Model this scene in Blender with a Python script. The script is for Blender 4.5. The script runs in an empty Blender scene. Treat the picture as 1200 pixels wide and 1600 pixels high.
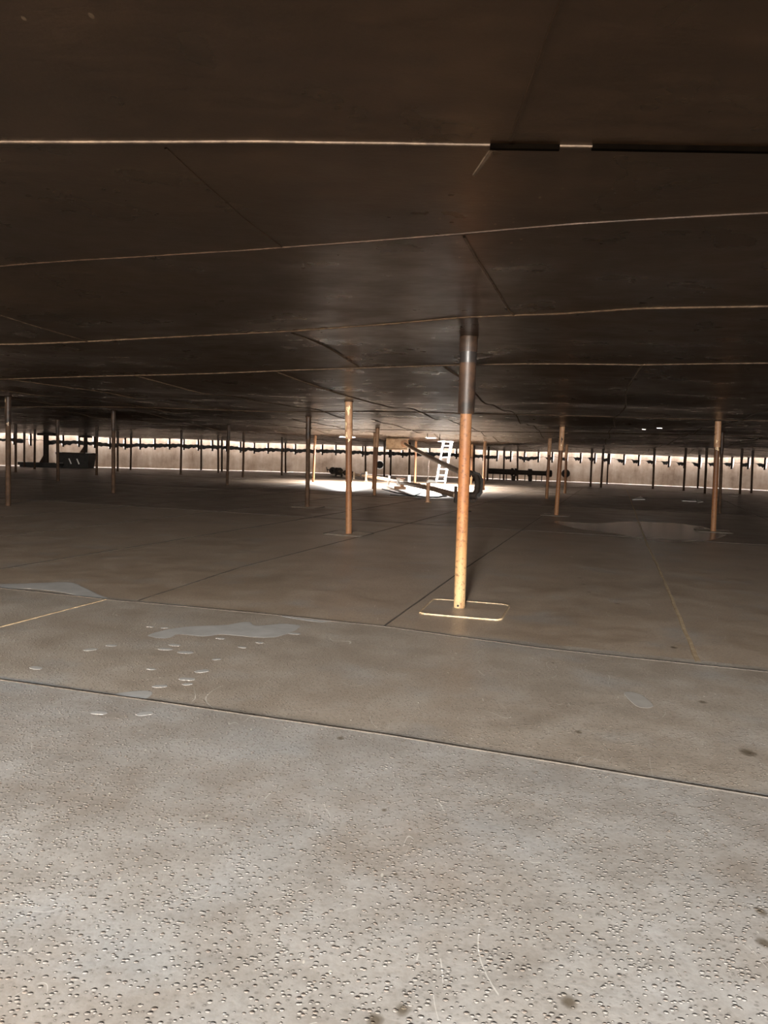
import bpy, bmesh, math, random
import numpy as np
from mathutils import Vector, Matrix
random.seed(7); rng = np.random.default_rng(11)
S = bpy.context.scene; C = S.collection
PI = math.pi
HC = 1.42                                   # eye height of the photographer

# ------------------------------------------------------------------ helpers
def link(o, parent=None):
    C.objects.link(o)
    if parent is not None: o.parent = parent
    return o
def mesh_obj(name, verts, faces, mats, parent=None, smooth=False, fmat=None):
    me = bpy.data.meshes.new(name); me.from_pydata([tuple(v) for v in verts], [], [tuple(f) for f in faces]); me.update()
    for m in (mats if isinstance(mats, (list, tuple)) else [mats]): me.materials.append(m)
    if fmat is not None: me.polygons.foreach_set('material_index', fmat)
    if smooth: me.polygons.foreach_set('use_smooth', [True]*len(me.polygons))
    return link(bpy.data.objects.new(name, me), parent)
class MB:                                   # collects shapes into ONE mesh
    def __init__(s): s.v = []; s.f = []; s.m = []; s.sm = []
    def add(s, v, f, m=0, smooth=False):
        k = len(s.v); s.v += [tuple(p) for p in v]; s.f += [tuple(i+k for i in q) for q in f]; s.m += [m]*len(f); s.sm += [smooth]*len(f); return s
    def box(s, c, d, m=0, rz=0, rx=0, ry=0):
        x, y, z = d[0]/2, d[1]/2, d[2]/2
        M = Matrix.Rotation(rz, 3, 'Z') @ Matrix.Rotation(ry, 3, 'Y') @ Matrix.Rotation(rx, 3, 'X')
        b = min(x, y, z)*.18
        bm = bmesh.new(); bmesh.ops.create_cube(bm, size=1)
        for w in bm.verts: w.co = Vector((w.co.x*2*x, w.co.y*2*y, w.co.z*2*z))
        bmesh.ops.bevel(bm, geom=list(bm.edges), offset=b, segments=1, affect='EDGES')
        bm.verts.index_update()
        v = [M @ w.co + Vector(c) for w in bm.verts]; f = [[w.index for w in q.verts] for q in bm.faces]; bm.free()
        return s.add(v, f, m)
    def tube(s, pts, r, n=14, m=0, cap=True, inner=None):
        pts = [Vector(p) for p in pts]; rs = r if isinstance(r, (list, tuple)) else [r]*len(pts)
        v = []; f = []; up = None
        for i, p in enumerate(pts):
            d = ((pts[min(i+1, len(pts)-1)]-pts[max(i-1, 0)]))
            d = d.normalized() if d.length > 1e-9 else Vector((0, 0, 1))
            a = d.orthogonal().normalized() if up is None else (up-d*up.dot(d)).normalized()
            up = a; b = d.cross(a)
            for k in range(n):
                t = 2*PI*k/n; v.append(p+(a*math.cos(t)+b*math.sin(t))*rs[i])
        for i in range(len(pts)-1):
            for k in range(n):
                f.append((i*n+k, i*n+(k+1) % n, (i+1)*n+(k+1) % n, (i+1)*n+k))
        s.add(v, f, m, True)
        if cap:
            s.add(v[:n], [tuple(reversed(range(n)))], m); s.add(v[-n:], [tuple(range(n))], m)
        return s
    def ring(s, c, axis, r0, r1, h, n=28, m=0):      # flat ring (flange) of thickness h along axis
        ax = Vector(axis).normalized(); a = ax.orthogonal().normalized(); b = ax.cross(a); c = Vector(c)
        v = []; f = []
        for (r, z) in ((r0, -h/2), (r1, -h/2), (r1, h/2), (r0, h/2)):
            for k in range(n):
                t = 2*PI*k/n; v.append(c+ax*z+(a*math.cos(t)+b*math.sin(t))*r)
        for j in range(4):
            for k in range(n):
                f.append((j*n+k, j*n+(k+1) % n, ((j+1) % 4)*n+(k+1) % n, ((j+1) % 4)*n+k))
        return s.add(v, f, m)
    def prism(s, poly, origin, ex, ey, th, m=0):     # polygon in plane (ex,ey) extruded by th along its normal
        ex = Vector(ex).normalized(); ey = Vector(ey).normalized(); nz = ex.cross(ey).normalized(); o = Vector(origin); n = len(poly)
        v = [o+ex*x+ey*y-nz*th/2 for x, y in poly]+[o+ex*x+ey*y+nz*th/2 for x, y in poly]
        f = [tuple(reversed(range(n))), tuple(range(n, 2*n))]+[(i, (i+1) % n, n+(i+1) % n, n+i) for i in range(n)]
        return s.add(v, f, m)
    def build(s, name, mats, parent=None):
        o = mesh_obj(name, s.v, s.f, mats, parent, fmat=s.m)
        o.data.polygons.foreach_set('use_smooth', s.sm); return o
def tag(o, label=None, cat=None, group=None, kind=None):
    if label: o['label'] = label
    if cat: o['category'] = cat
    if group: o['group'] = group
    if kind: o['kind'] = kind
    return o
def thing(name, label, cat, loc=(0, 0, 0), rz=0, group=None):
    o = bpy.data.objects.new(name, None); o.empty_display_size = .1; link(o)
    o.location = loc; o.rotation_euler = (0, 0, rz); return tag(o, label, cat, group)

# ------------------------------------------------------------------ materials
class N:
    def __init__(s, name, rough=.6, metal=0., spec=.5):
        s.mat = bpy.data.materials.new(name); s.mat.use_nodes = True; s.t = s.mat.node_tree; s.n = s.t.nodes
        s.b = s.n['Principled BSDF']; s.b.inputs['Roughness'].default_value = rough; s.b.inputs['Metallic'].default_value = metal
        s.b.inputs['Specular IOR Level'].default_value = spec
        s.co = s.n.new('ShaderNodeTexCoord').outputs['Object']
    def put(s, sock, val):
        if isinstance(val, bpy.types.NodeSocket): s.t.links.new(val, sock)
        else: sock.default_value = val
    def map(s, sc=(1, 1, 1), rot=(0, 0, 0)):
        m = s.n.new('ShaderNodeMapping'); s.put(m.inputs[0], s.co); m.inputs['Scale'].default_value = sc; m.inputs['Rotation'].default_value = rot; return m.outputs[0]
    def noise(s, scale, detail=4, rough=.55, vec=None, dist=0.):
        n = s.n.new('ShaderNodeTexNoise'); s.put(n.inputs['Vector'], vec if vec is not None else s.co)
        n.inputs['Scale'].default_value = scale; n.inputs['Detail'].default_value = detail; n.inputs['Roughness'].default_value = rough; n.inputs['Distortion'].default_value = dist
        return n.outputs['Fac']
    def voro(s, scale, feature='F1', vec=None, rnd=1.):
        n = s.n.new('ShaderNodeTexVoronoi'); n.feature = feature; s.put(n.inputs['Vector'], vec if vec is not None else s.co)
        n.inputs['Scale'].default_value = scale; n.inputs['Randomness'].default_value = rnd; return n
    def ramp(s, fac, stops, interp='LINEAR'):
        r = s.n.new('ShaderNodeValToRGB'); s.put(r.inputs[0], fac); e = r.color_ramp.elements; r.color_ramp.interpolation = interp
        while len(e) < len(stops): e.new(.5)
        for i, (p, c) in enumerate(stops):
            e[i].position = p; e[i].color = (c[0], c[1], c[2], 1) if isinstance(c, (tuple, list)) else (c, c, c, 1)
        return r.outputs[0]
    def math(s, op, a, b=0., c=None, clamp=False):
        m = s.n.new('ShaderNodeMath'); m.operation = op; m.use_clamp = clamp; s.put(m.inputs[0], a); s.put(m.inputs[1], b)
        if c is not None: s.put(m.inputs[2], c)
        return m.outputs[0]
    def mix(s, fac, a, b, blend='MIX'):
        m = s.n.new('ShaderNodeMix'); m.data_type = 'RGBA'; m.blend_type = blend
        s.put(m.inputs[0], fac)
        s.put(m.inputs[6], (*a, 1) if isinstance(a, tuple) else a); s.put(m.inputs[7], (*b, 1) if isinstance(b, tuple) else b); return m.outputs[2]
    def bump(s, h, strength=.3, dist=.01, prev=None):
        b = s.n.new('ShaderNodeBump'); s.put(b.inputs['Height'], h); b.inputs['Strength'].default_value = strength; b.inputs['Distance'].default_value = dist
        if prev is not None: s.put(b.inputs['Normal'], prev)
        return b.outputs[0]
    def xyz(s):
        n = s.n.new('ShaderNodeSeparateXYZ'); s.put(n.inputs[0], s.co); return n.outputs
    def done(s, col, bump=None, rough=None):
        s.put(s.b.inputs['Base Color'], (*col, 1) if isinstance(col, tuple) else col)
        if bump is not None: s.put(s.b.inputs['Normal'], bump)
        if rough is not None: s.put(s.b.inputs['Roughness'], rough)
        return s.mat
def simple(name, c1, c2, scale=6, rough=.6, metal=0., spec=.5, bump=.2):
    n = N(name, rough, metal, spec); f = n.noise(scale, 5, .6)
    return n.done(n.ramp(f, [(.35, c1), (.65, c2)]), n.bump(n.noise(scale*6, 3), bump, .004))

# floor --------------------------------------------------------------
SPOTS = [(.09,1.87,.022),(.53,1.92,.026),(.02,1.83,.026),(1.85,3.73,.045),(1.06,3.94,.022),(1.25,2.36,.022),(1.18,2.2,.026),(1.95,4.52,.028),
         (-.18,3.74,.022),(.04,2.98,.013),(.08,2.51,.009),(2.28,5.87,.03),(1.22,5.3,.014),(2.38,7.65,.03),(2.33,8.79,.034),(2.26,8.28,.03),(2.41,9.27,.03)]
def floor_material(name, tone, rr=(.36, .6), sp=.35, fine_k=1., spots=()):
    n = N(name, .5, 0, sp)
    big = n.noise(.55, 5, .6); mid = n.noise(3.2, 6, .65); fine = n.noise(45, 3, .6)
    a, b, c = tone
    col = n.ramp(n.math('MULTIPLY_ADD', mid, .55, n.math('MULTIPLY', big, .45)), [(.33, a), (.5, b), (.66, c)])
    # mottled brown and blue grey film
    col = n.mix(n.ramp(n.noise(1.1, 4, .6, n.map((1, 1, 1), (0, 0, 1.0))), [(.5, 0.), (.72, .45)]), col, (.20, .145, .10))
    col = n.mix(n.ramp(n.noise(1.7, 3, .5, n.map((1, 1, 1), (0, 0, 2.0))), [(.55, 0.), (.75, .4)]), col, (.27, .285, .29))
    col = n.mix(n.ramp(fine, [(.3, .25), (.55, 0.)]), col, (.10, .08, .06))
    # blisters in the paint: small raised rings, thick and thin in places
    wv = n.map((1, 1.15, 1), (0, 0, .3))
    v = n.voro(54, 'F1', wv); d = v.outputs['Distance']
    sep = n.n.new('ShaderNodeSeparateColor'); n.put(sep.inputs[0], v.outputs['Color'])
    dens = n.ramp(n.noise(.9, 3), [(.3, .7), (.65, .95)])
    pick = n.math('LESS_THAN', sep.outputs[0], dens)
    size = n.math('MULTIPLY_ADD', sep.outputs[1], .24, .20)
    rel = n.math('DIVIDE', d, size)
    dome = n.math('MULTIPLY', n.math('SUBTRACT', 1., n.math('POWER', n.math('MINIMUM', rel, 1.), 3.)), pick)
    ringd = n.math('MULTIPLY', n.ramp(n.math('ABSOLUTE', n.math('SUBTRACT', rel, 1.05)), [(.0, 1.), (.35, 0.)]), pick)
    col = n.mix(n.math('MULTIPLY', ringd, .5), col, (.075, .06, .048))
    rustb = n.math('MULTIPLY', n.math('GREATER_THAN', sep.outputs[2], .9), dome)
    col = n.mix(n.math('MULTIPLY', rustb, .5), col, (.16, .10, .065))
    # hair scratches
    for k, (sc, rot, th) in enumerate(((2.3, .4, .0011), (3.1, 1.9, .0010), (1.7, 2.7, .0008))):
        f = n.noise(sc, 1, .3, n.map((1, .35, 1), (0, 0, rot)), .6)
        line = n.math('LESS_THAN', n.math('ABSOLUTE', n.math('SUBTRACT', f, .5)), th)
        gate = n.math('GREATER_THAN', n.noise(2.6+k, 2, .5, n.map((1, 1, 1), (0, 0, rot+1))), .60)
        col = n.mix(n.math('MULTIPLY', n.math('MULTIPLY', line, gate), .5), col, (.60, .56, .50))
    # little pale chips
    ch = n.voro(30, 'F1', n.map((1, .45, 1), (0, 0, -.3))); sc2 = n.n.new('ShaderNodeSeparateColor'); n.put(sc2.inputs[0], ch.outputs['Color'])
    chip = n.math('MULTIPLY', n.math('LESS_THAN', ch.outputs['Distance'], n.math('MULTIPLY', sc2.outputs[1], .16)), n.math('GREATER_THAN', sc2.outputs[0], .86))
    col = n.mix(n.math('MULTIPLY', chip, .6), col, (.6, .55, .47))
    # oily spots
    X = n.xyz(); wob = n.math('MULTIPLY_ADD', n.noise(38, 3), .9, .55)
    for (x, y, r) in spots:
        dx = n.math('SUBTRACT', X[0], x); dy = n.math('MULTIPLY', n.math('SUBTRACT', X[1], y), .8)
        dd = n.math('DIVIDE', n.math('SQRT', n.math('ADD', n.math('MULTIPLY', dx, dx), n.math('MULTIPLY', dy, dy))), r)
        col = n.mix(n.ramp(n.math('MULTIPLY', dd, wob), [(.35, .8), (.75, .45), (1., 0.)]), col, (.07, .05, .028))
    h = n.math('MULTIPLY_ADD', dome, .55, n.math('MULTIPLY', fine, .25))
    bp = n.bump(h, .9*fine_k*.62, .006) if fine_k > 0 else None
    bp = n.bump(n.noise(2.2, 3) if fine_k > 0 else n.noise(.9, 2), .25 if fine_k >= 1 else .12 if fine_k > 0 else .05, .02, bp)
    rg = n.ramp(n.noise(1.6, 5, .6), [(.3, rr[0]), (.7, rr[1])])
    return n.done(col, bp, rg)
M = {}
M['floor_near'] = floor_material('floor_grey', ((.22, .19, .16), (.30, .275, .245), (.36, .345, .325)), spots=[q for q in SPOTS if q[1] < 3.8])
M['floor_mid'] = floor_material('floor_grey_brown', ((.225, .182, .140), (.30, .253, .203), (.36, .32, .272)), spots=[q for q in SPOTS if 3.6 < q[1] < 5.9])
M['floor_far'] = floor_material('floor_brown', ((.23, .168, .115), (.32, .245, .178), (.39, .318, .247)), (.28, .46), .5, .75, [q for q in SPOTS if q[1] > 5.2])
M['floor_half_dimmed'] = floor_material('floor_half_dimmed_brown', ((.13, .092, .063), (.20, .148, .106), (.27, .21, .156)), (.28, .48), .5, .3)  # brown darkened partway to stand in for the fading daylight
M['floor_back_dimmed'] = floor_material('floor_dimmed_brown', ((.075, .050, .034), (.118, .083, .057), (.17, .125, .09)), (.30, .50), .5, 0)  # brown darkened further: the far floor's lack of light put into its colour
M['lap'] = simple('floor_lap', (.035, .028, .022), (.07, .055, .04), 9, .7)
M['lap_pale'] = simple('floor_weld', (.26, .18, .105), (.42, .32, .20), 14, .6)
# deck underside ------------------------------------------------------
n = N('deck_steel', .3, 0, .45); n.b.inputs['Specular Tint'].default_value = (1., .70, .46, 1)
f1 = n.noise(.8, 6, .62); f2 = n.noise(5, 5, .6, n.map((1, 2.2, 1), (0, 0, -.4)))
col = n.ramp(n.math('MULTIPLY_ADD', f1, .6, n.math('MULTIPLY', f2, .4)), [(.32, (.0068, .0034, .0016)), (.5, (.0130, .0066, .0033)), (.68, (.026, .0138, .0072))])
fl = n.voro(26, 'F1', n.map((1, .5, 1), (0, 0, .5))); sc = n.n.new('ShaderNodeSeparateColor'); n.put(sc.inputs[0], fl.outputs['Color'])
gate = n.ramp(n.noise(.55, 3, .5, n.map((1, 1, 1), (0, 0, 1.3))), [(.56, 0.), (.66, 1.)])
flake = n.math('MULTIPLY', n.math('MULTIPLY', n.math('LESS_THAN', fl.outputs['Distance'], .16), n.math('GREATER_THAN', sc.outputs[0], .72)), gate)
col = n.mix(n.math('MULTIPLY', flake, .55), col, (.23, .16, .10))
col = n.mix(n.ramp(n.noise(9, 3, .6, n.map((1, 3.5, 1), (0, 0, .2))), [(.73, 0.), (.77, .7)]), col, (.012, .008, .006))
bp = n.bump(n.noise(1.3, 3, .5), .2, .03); bp = n.bump(f2, .2, .008, bp); bp = n.bump(n.noise(60, 2), .12, .002, bp)
M['deck'] = n.done(col, bp, n.ramp(n.noise(2.2, 4), [(.3, .24), (.7, .40)]))
M['deck_weld'] = simple('deck_weld', (.030, .0175, .0095), (.085, .055, .033), 18, .7, 0, .25)
M['deck_seam'] = simple('deck_seam', (.016, .0085, .0042), (.036, .020, .0115), 14, .6, 0, .2)
M['deck_gap'] = simple('deck_gap', (.0006, .0004, .0003), (.0012, .0008, .0005), 12, 1., 0, 0.)
# shell ----------------------------------------------------------------
n = N('shell_steel', .7, 0, .3); X = n.xyz()
f = n.noise(.9, 6, .65); st = n.noise(1.6, 5, .7, n.map((1, 1, .12)))
col = n.ramp(n.math('MULTIPLY_ADD', f, .55, n.math('MULTIPLY', st, .45)), [(.36, (.24, .165, .115)), (.5, (.41, .31, .235)), (.64, (.54, .44, .36))])
col = n.mix(n.ramp(n.noise(3.5, 5, .7, n.map((1, 1, .4))), [(.6, 0.), (.75, .5)]), col, (.22, .14, .09))
M['shell'] = n.done(col, n.bump(n.noise(8, 4), .2, .01))
M['chine'] = simple('chine_pale', (.42, .36, .31), (.55, .50, .46), 8, .5)
# legs -----------------------------------------------------------------
def pipe_material(name, zones):
    n = N(name, .55, 0, .3); X = n.xyz()
    f = n.noise(7, 6, .65, n.map((1, 1, .45))); g = n.noise(30, 4, .7)
    zz = n.math('ADD', X[2], n.math('MULTIPLY_ADD', f, .5, -.25))
    col = n.mix(n.ramp(f, [(.50, 0.), (.68, .6)]), n.ramp(n.math('DIVIDE', zz, 2.0), zones), (.12, .045, .018))
    col = n.mix(n.ramp(g, [(.53, 0.), (.66, .75)]), col, (.07, .030, .015))
    return n.done(col, n.bump(g, .25, .003))
M['pipe'] = pipe_material('rusty_pipe', [(.02, (.36, .25, .13)), (.22, (.31, .175, .075)), (.45, (.25, .105, .037)), (.72, (.21, .082, .029)), (.86, (.20, .095, .042))])
M['pipe_dark'] = pipe_material('rusty_or_lit_pipe', [(.02, (.16, .080, .036)), (.3, (.145, .062, .024)), (.6, (.11, .045, .018)), (.86, (.075, .036, .018))])
M['sleeve'] = simple('sleeve_steel', (.013, .009, .007), (.05, .027, .016), 7, .5, 0, .3)
M['sleeve_black'] = simple('sleeve_black', (.008, .007, .007), (.02, .016, .014), 9, .4)
M['leg_brown'] = simple('leg_brown', (.026, .0145, .008), (.058, .032, .018), 7, .7, 0, .2)
M['pale_paint'] = simple('flaking_pale_paint', (.55, .40, .22), (.68, .56, .36), 30, .7)
M['dark_steel'] = simple('dark_steel', (.014, .010, .008), (.03, .021, .015), 10, .75, 0, .2)
M['black'] = simple('black_rubber', (.008, .007, .006), (.02, .017, .014), 6, .75)
M['void'] = simple('hole_black', (.004, .004, .004), (.008, .007, .006), 6, .9)  # near-black standing in for the shade inside holes
M['pale_steel'] = simple('pale_steel', (.60, .55, .50), (.78, .74, .70), 9, .5)
M['rust'] = simple('rusty_steel', (.20, .10, .05), (.34, .20, .11), 9, .6)
M['drain'] = simple('drain_pipe', (.10, .06, .035), (.22, .14, .085), 6, .45)
M['tan_box'] = simple('tan_box', (.22, .15, .09), (.38, .28, .18), 5, .6)
M['alu'] = simple('ladder_aluminium', (.46, .46, .46), (.56, .555, .54), 12, .4, .2)
M['yellow'] = simple('yellow_rubber', (.72, .42, .10), (.80, .52, .16), 12, .6)
M['white'] = simple('white_paint', (.74, .72, .69), (.84, .82, .79), 12, .5)
M['puddle_pale'] = simple('grey_residue', (.30, .285, .265), (.38, .365, .345), 5, .5, bump=.06)
M['puddle_faint'] = simple('faint_residue', (.27, .245, .215), (.32, .295, .265), 9, .5, bump=.06)
M['puddle_wet'] = simple('wet_film', (.12, .098, .08), (.19, .165, .145), 2, .2, bump=.05)
M['sun_glint'] = simple('painted_glint', (.78, .76, .72), (.86, .84, .80), 6, .5)  # bright glints on the far floor painted as pale colour

# ------------------------------------------------------------------ the shell's plan: a wide oval tank
A_, B_, CX, CY = 37.5, 32.4, .5, 20.4
RIMGAP = .34
def ell(t, d=0.):                            # point d inside the shell at parameter t
    nx, ny = math.cos(t)/A_, math.sin(t)/B_; l = math.hypot(nx, ny)
    return CX+A_*math.cos(t)-d*nx/l, CY+B_*math.sin(t)-d*ny/l
def nrm(t):
    nx, ny = math.cos(t)/A_, math.sin(t)/B_; l = math.hypot(nx, ny); return nx/l, ny/l
NT = 360
TS = []                                      # parameters spaced evenly along the wall
_t = np.linspace(0, 2*PI, 20001); _x = CX+A_*np.cos(_t); _y = CY+B_*np.sin(_t)
_s = np.concatenate([[0], np.cumsum(np.hypot(np.diff(_x), np.diff(_y)))]); PERIM = float(_s[-1])
def t_of(s): return float(np.interp(s % PERIM, _s, _t))
def s_of(t): return float(np.interp(t % (2*PI), _t, _s))

# ------------------------------------------------------------------ deck height
LEGS = [ # base x, base y, lean of the top, measured deck height
 (.74,7.16,-.014,2.53),(-.61,13.52,-.068,2.31),(7.12,16.53,-.045,2.38),(9.99,22.84,-.072,2.42),(4.45,19.8,.048,2.34),(-1.99,19.84,-.027,2.37),
 (-8.42,17.15,.009,2.42),(-8.16,23.08,-.016,2.43),(-12.37,29.05,-.027,2.34),(-.35,26.48,.036,2.31),(-.47,31.32,.006,2.26),(-3.43,36.64,.048,2.25),
 (-6.26,30.46,.033,2.43),(-7.31,39.51,.004,2.36),(-10.84,40.74,.019,2.38),(-6.02,44.68,-.016,2.33),(-6.61,50.9,-.046,1.99),(-9.9,45.56,-.038,2.27),
 (-10.29,48.37,-.018,2.25),(-11.89,49.6,-.011,2.08),(-14.8,42.51,-.016,2.27),(-15.09,45.53,.02,2.12),(-13.57,36.13,.004,2.32),(-17.5,36.38,.007,2.29),
 (-21.0,44.7,.005,2.19),(-19.03,41.69,.02,2.14),(-1.33,51.6,-.058,1.98),(-.06,45.01,-.035,2.2),(.34,50.81,-.013,2.0),(1.45,46.59,-.034,2.05),
 (1.53,39.38,-.012,2.16),(4.51,40.22,-.022,2.14),(5.27,45.76,-.052,2.16),(4.31,33.59,-.009,2.18),(6.38,47.96,.007,2.15),(7.7,50.0,-.034,2.05),
 (8.63,50.14,-.071,2.0),(5.95,28.18,.02,2.27),(7.76,33.07,-.022,2.12),(11.48,42.92,-.013,2.19),(11.78,41.9,.023,2.05),(14.12,48.88,-.022,1.99),
 (14.86,42.61,-.031,2.1),(16.0,41.15,-.006,2.29),(18.6,45.7,-.015,2.05),(15.84,38.02,-.04,2.2),(18.11,39.17,-.039,2.35),(19.63,41.15,-.061,2.14)]
WAV = [(float(rng.uniform(.7, 2.6)), float(rng.uniform(0, PI)), float(rng.uniform(0, 6.28)), float(rng.uniform(.5, 1))) for _ in range(26)]
WAV2 = [(float(rng.uniform(1.3, 3.6)), 1.306+float(rng.normal(0, .22)), float(rng.uniform(0, 6.28)), float(rng.uniform(.5, 1))) for _ in range(9)]
def sst(a, b, x): u = np.clip((x-a)/(b-a), 0, 1); return u*u*(3-2*u)
def base_z(x, y):
    e = np.sqrt(((x-CX)/A_)**2+((y-CY)/B_)**2); d = (1-e)*33
    z = 2.41-.17*sst(20, 36, y)-.29*sst(9.5, .4, d)*sst(6, 24, y)
    return z
_res = []
def deck_z(x, y):
    x = np.asarray(x, float); y = np.asarray(y, float)
    z = base_z(x, y)
    for (lx, ly, r) in _res: z = z+r*np.exp(-((x-lx)**2+(y-ly)**2)/(2*1.9**2))
    w = 0
    for (k, a, p, m) in WAV: w = w+m*np.sin(k*(x*math.cos(a)*.8+y*math.sin(a))+p)/(k+.4)
    w2 = 0
    for (k, a, p, m) in WAV2: w2 = w2+m*np.sin(k*(x*math.cos(a)+y*math.sin(a))+p)/k
    return z+.012*w+.026*w2*sst(7, 19, y)
for (x, y, l, h) in LEGS:
    if y < 42: _res.append((x, y, float(np.clip(h-base_z(x, y), -.14, .14))))
def dz(x, y): return float(deck_z(x, y))

# ------------------------------------------------------------------ floor
def in_ell(x, y, d=0.): return ((x-CX)/(A_-d))**2+((y-CY)/(B_-d))**2 < 1
U = Vector((.9495, -.3138)); V = Vector((.3138, .9495))     # the floor plates' own directions
def band(u0, v0):                                           # line v = v0 in plate directions
    return U*u0+V*v0
def ellipse_grid(step, dist, zf, keep=lambda x, y: True):
    xs = np.arange(CX-A_-step, CX+A_+step, step); ys = np.arange(CY-B_-step, CY+B_+step, step)
    nx, ny = len(xs), len(ys); idx = -np.ones((nx, ny), int); V_ = []; F = []
    a, b = A_-dist, B_-dist
    cxs = (xs[:-1]+xs[1:])/2; cys = (ys[:-1]+ys[1:])/2
    kept = (((cxs[:, None]-CX)/a)**2+((cys[None, :]-CY)/b)**2) < 1
    for i in range(nx-1):
        for j in range(ny-1):
            if kept[i, j] and not keep(cxs[i], cys[j]): kept[i, j] = False
    ins = (((cxs[:, None]-CX)/a)**2+((cys[None, :]-CY)/b)**2) < 1
    cnt = np.zeros((nx, ny), int)
    for di in (0, 1):
        for dj in (0, 1): cnt[di:nx-1+di, dj:ny-1+dj] += ins
    quads = []
    for i in range(nx-1):
        for j in range(ny-1):
            if kept[i, j]: quads.append(((i, j), (i+1, j), (i+1, j+1), (i, j+1)))
    for q in quads:
        f = []
        for (i, j) in q:
            if idx[i, j] < 0:
                x, y = float(xs[i]), float(ys[j])
                if cnt[i, j] < 4:
                    e = math.sqrt(((x-CX)/a)**2+((y-CY)/b)**2); x = CX+(x-CX)/e; y = CY+(y-CY)/e
                idx[i, j] = len(V_); V_.append((x, y))
            f.append(int(idx[i, j]))
        F.append(f)
    P = np.array(V_); Z = zf(P[:, 0], P[:, 1])
    return [(float(p[0]), float(p[1]), float(z)) for p, z in zip(P, Z)], F, P
def ribbon(mb, pts, w, h, zf, m, down=False, lip=.004):    # a low weld bead or plate lap that follows a surface
    dense = []
    for a, b in zip(pts[:-1], pts[1:]):
        a = Vector(a); b = Vector(b); k = max(1, int((b-a).length/.22))
        for i in range(k): dense.append(a.lerp(b, i/k))
    dense.append(Vector(pts[-1])); v = []; f = []
    for i, p in enumerate(dense):
        d = (dense[min(i+1, len(dense)-1)]-dense[max(i-1, 0)]).normalized(); q = Vector((-d.y, d.x))
        j = (random.random()-.5)*w*.25; ww = w*(1+(random.random()-.5)*.35); sgn = -1 if down else 1
        for o_, hh in ((-.5, -lip), (-.28, h*.85), (.28, h), (.5, -lip)):
            c = p+q*(o_*ww+j); v.append((c.x, c.y, zf(c.x, c.y)+sgn*hh))
    for i in range(len(dense)-1):
        for k in range(3): f.append((i*4+k, i*4+4+k, i*4+5+k, i*4+1+k))
    mb.add(v, f, m, False)
def zfloor(x, y): return 0.
fv, ff, P = ellipse_grid(.5, 0., lambda x, y: np.zeros_like(x))
mb = MB()
# plates split along the two seams so that each keeps its own finish
v1, v2 = 3.62, 5.96
cents = np.array([P[f].mean(axis=0) for f in ff]); vv = cents[:, 0]*V.x+cents[:, 1]*V.y
# rebuild the near part exactly along the seams
def strip(u0, u1, va, vb, m):
    a, b, c, d = band(u0, va), band(u1, va), band(u1, vb), band(u0, vb)
    mb.add([(a.x, a.y, 0), (b.x, b.y, 0), (c.x, c.y, 0), (d.x, d.y, 0)], [(0, 1, 2, 3)], m)
strip(-45, 45, -25, v1, 0); strip(-45, 45, v1, v2, 1); strip(-45, 45, v2, 15.2, 2); strip(-45, 45, 15.2, 24.1, 6); strip(-45, 45, 24.1, 70, 5)  # the two back strips carry the light falloff in their colour
ribbon(mb, [(-9, 6.73), (-2.26, 4.5), (-1.14, 4.17), (.04, 3.81), (.93, 3.49), (1.69, 3.21), (9, .75)], .016, .0045, zfloor, 3)
ribbon(mb, [(-9, 9.2), (-3.64, 7.37), (-2.51, 7.0), (-1.09, 6.63), (.03, 6.27), (1.2, 5.72), (1.83, 5.51), (2.7, 5.25), (9, 3.1)], .020, .0045, zfloor, 3)
ribbon(mb, [(-3.6, 3.9), (-2.92, 5.81), (-2.54, 7.0)], .022, .005, zfloor, 4)
def go(p, q, L):
    p = Vector(p); q = Vector(q); return [tuple(p), tuple(q), tuple(p+(q-p).normalized()*L)]
ribbon(mb, [(-2.24, 6.99), (-1.72, 9.19), (-.3, 13.4), (8.9, 42)], .022, .005, zfloor, 3)
ribbon(mb, [(.03, 6.27), (.83, 8.99), (2.23, 13.55), (10.6, 41)], .022, .005, zfloor, 3)
ribbon(mb, [(2.3, 5.45), (3.3, 8.8), (4.71, 13.67), (12.6, 40)], .042, .008, zfloor, 4)
for k in (-5, -4, -3, -2, 2, 3, 4, 5):
    b0 = band(-2.0+2.36*k+(.6 if k > 0 else 0), 6.0); b1 = band(-2.0+2.36*k+(.6 if k > 0 else 0), 42.0)
    if k != 1: ribbon(mb, [tuple(b0), tuple(b1)], .03, .006, zfloor, 3)
for v_ in (15.2, 24.1, 33.0, 41.5): ribbon(mb, [tuple(band(-26, v_)), tuple(band(14, v_+.3))], .034, .007, zfloor, 3)
floor = mb.build('floor', [M['floor_near'], M['floor_mid'], M['floor_far'], M['lap'], M['lap_pale'], M['floor_back_dimmed'], M['floor_half_dimmed']]); tag(floor, kind='structure')

# ------------------------------------------------------------------ deck overhead (floating roof seen from below)
HOLES = [(-1.85, 36.6, .39), (2.12, 34.2, .37), (2.93, 37.75, .38), (-1.5, -6.5, .38)]       # open manways; the last is unseen, added for light
VENTS = [(7.38, 22.19, .05), (7.62, 21.6, .075)]                          # two small open vents
STEP = .25
CELLS = []
for (hx, hy, r) in HOLES: CELLS.append((hx, hy, .62))
for (hx, hy, r) in VENTS: CELLS.append((hx, hy, .3))
def snap(v): return STEP*round(v/STEP)
x0 = CX-A_-STEP; y0 = CY-B_-STEP
def gsnap(x, o): return o+STEP*round((x-o)/STEP)
BOXES = [(gsnap(x-w, x0), gsnap(x+w, x0), gsnap(y-w, y0), gsnap(y+w, y0)) for x, y, w in CELLS]
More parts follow.
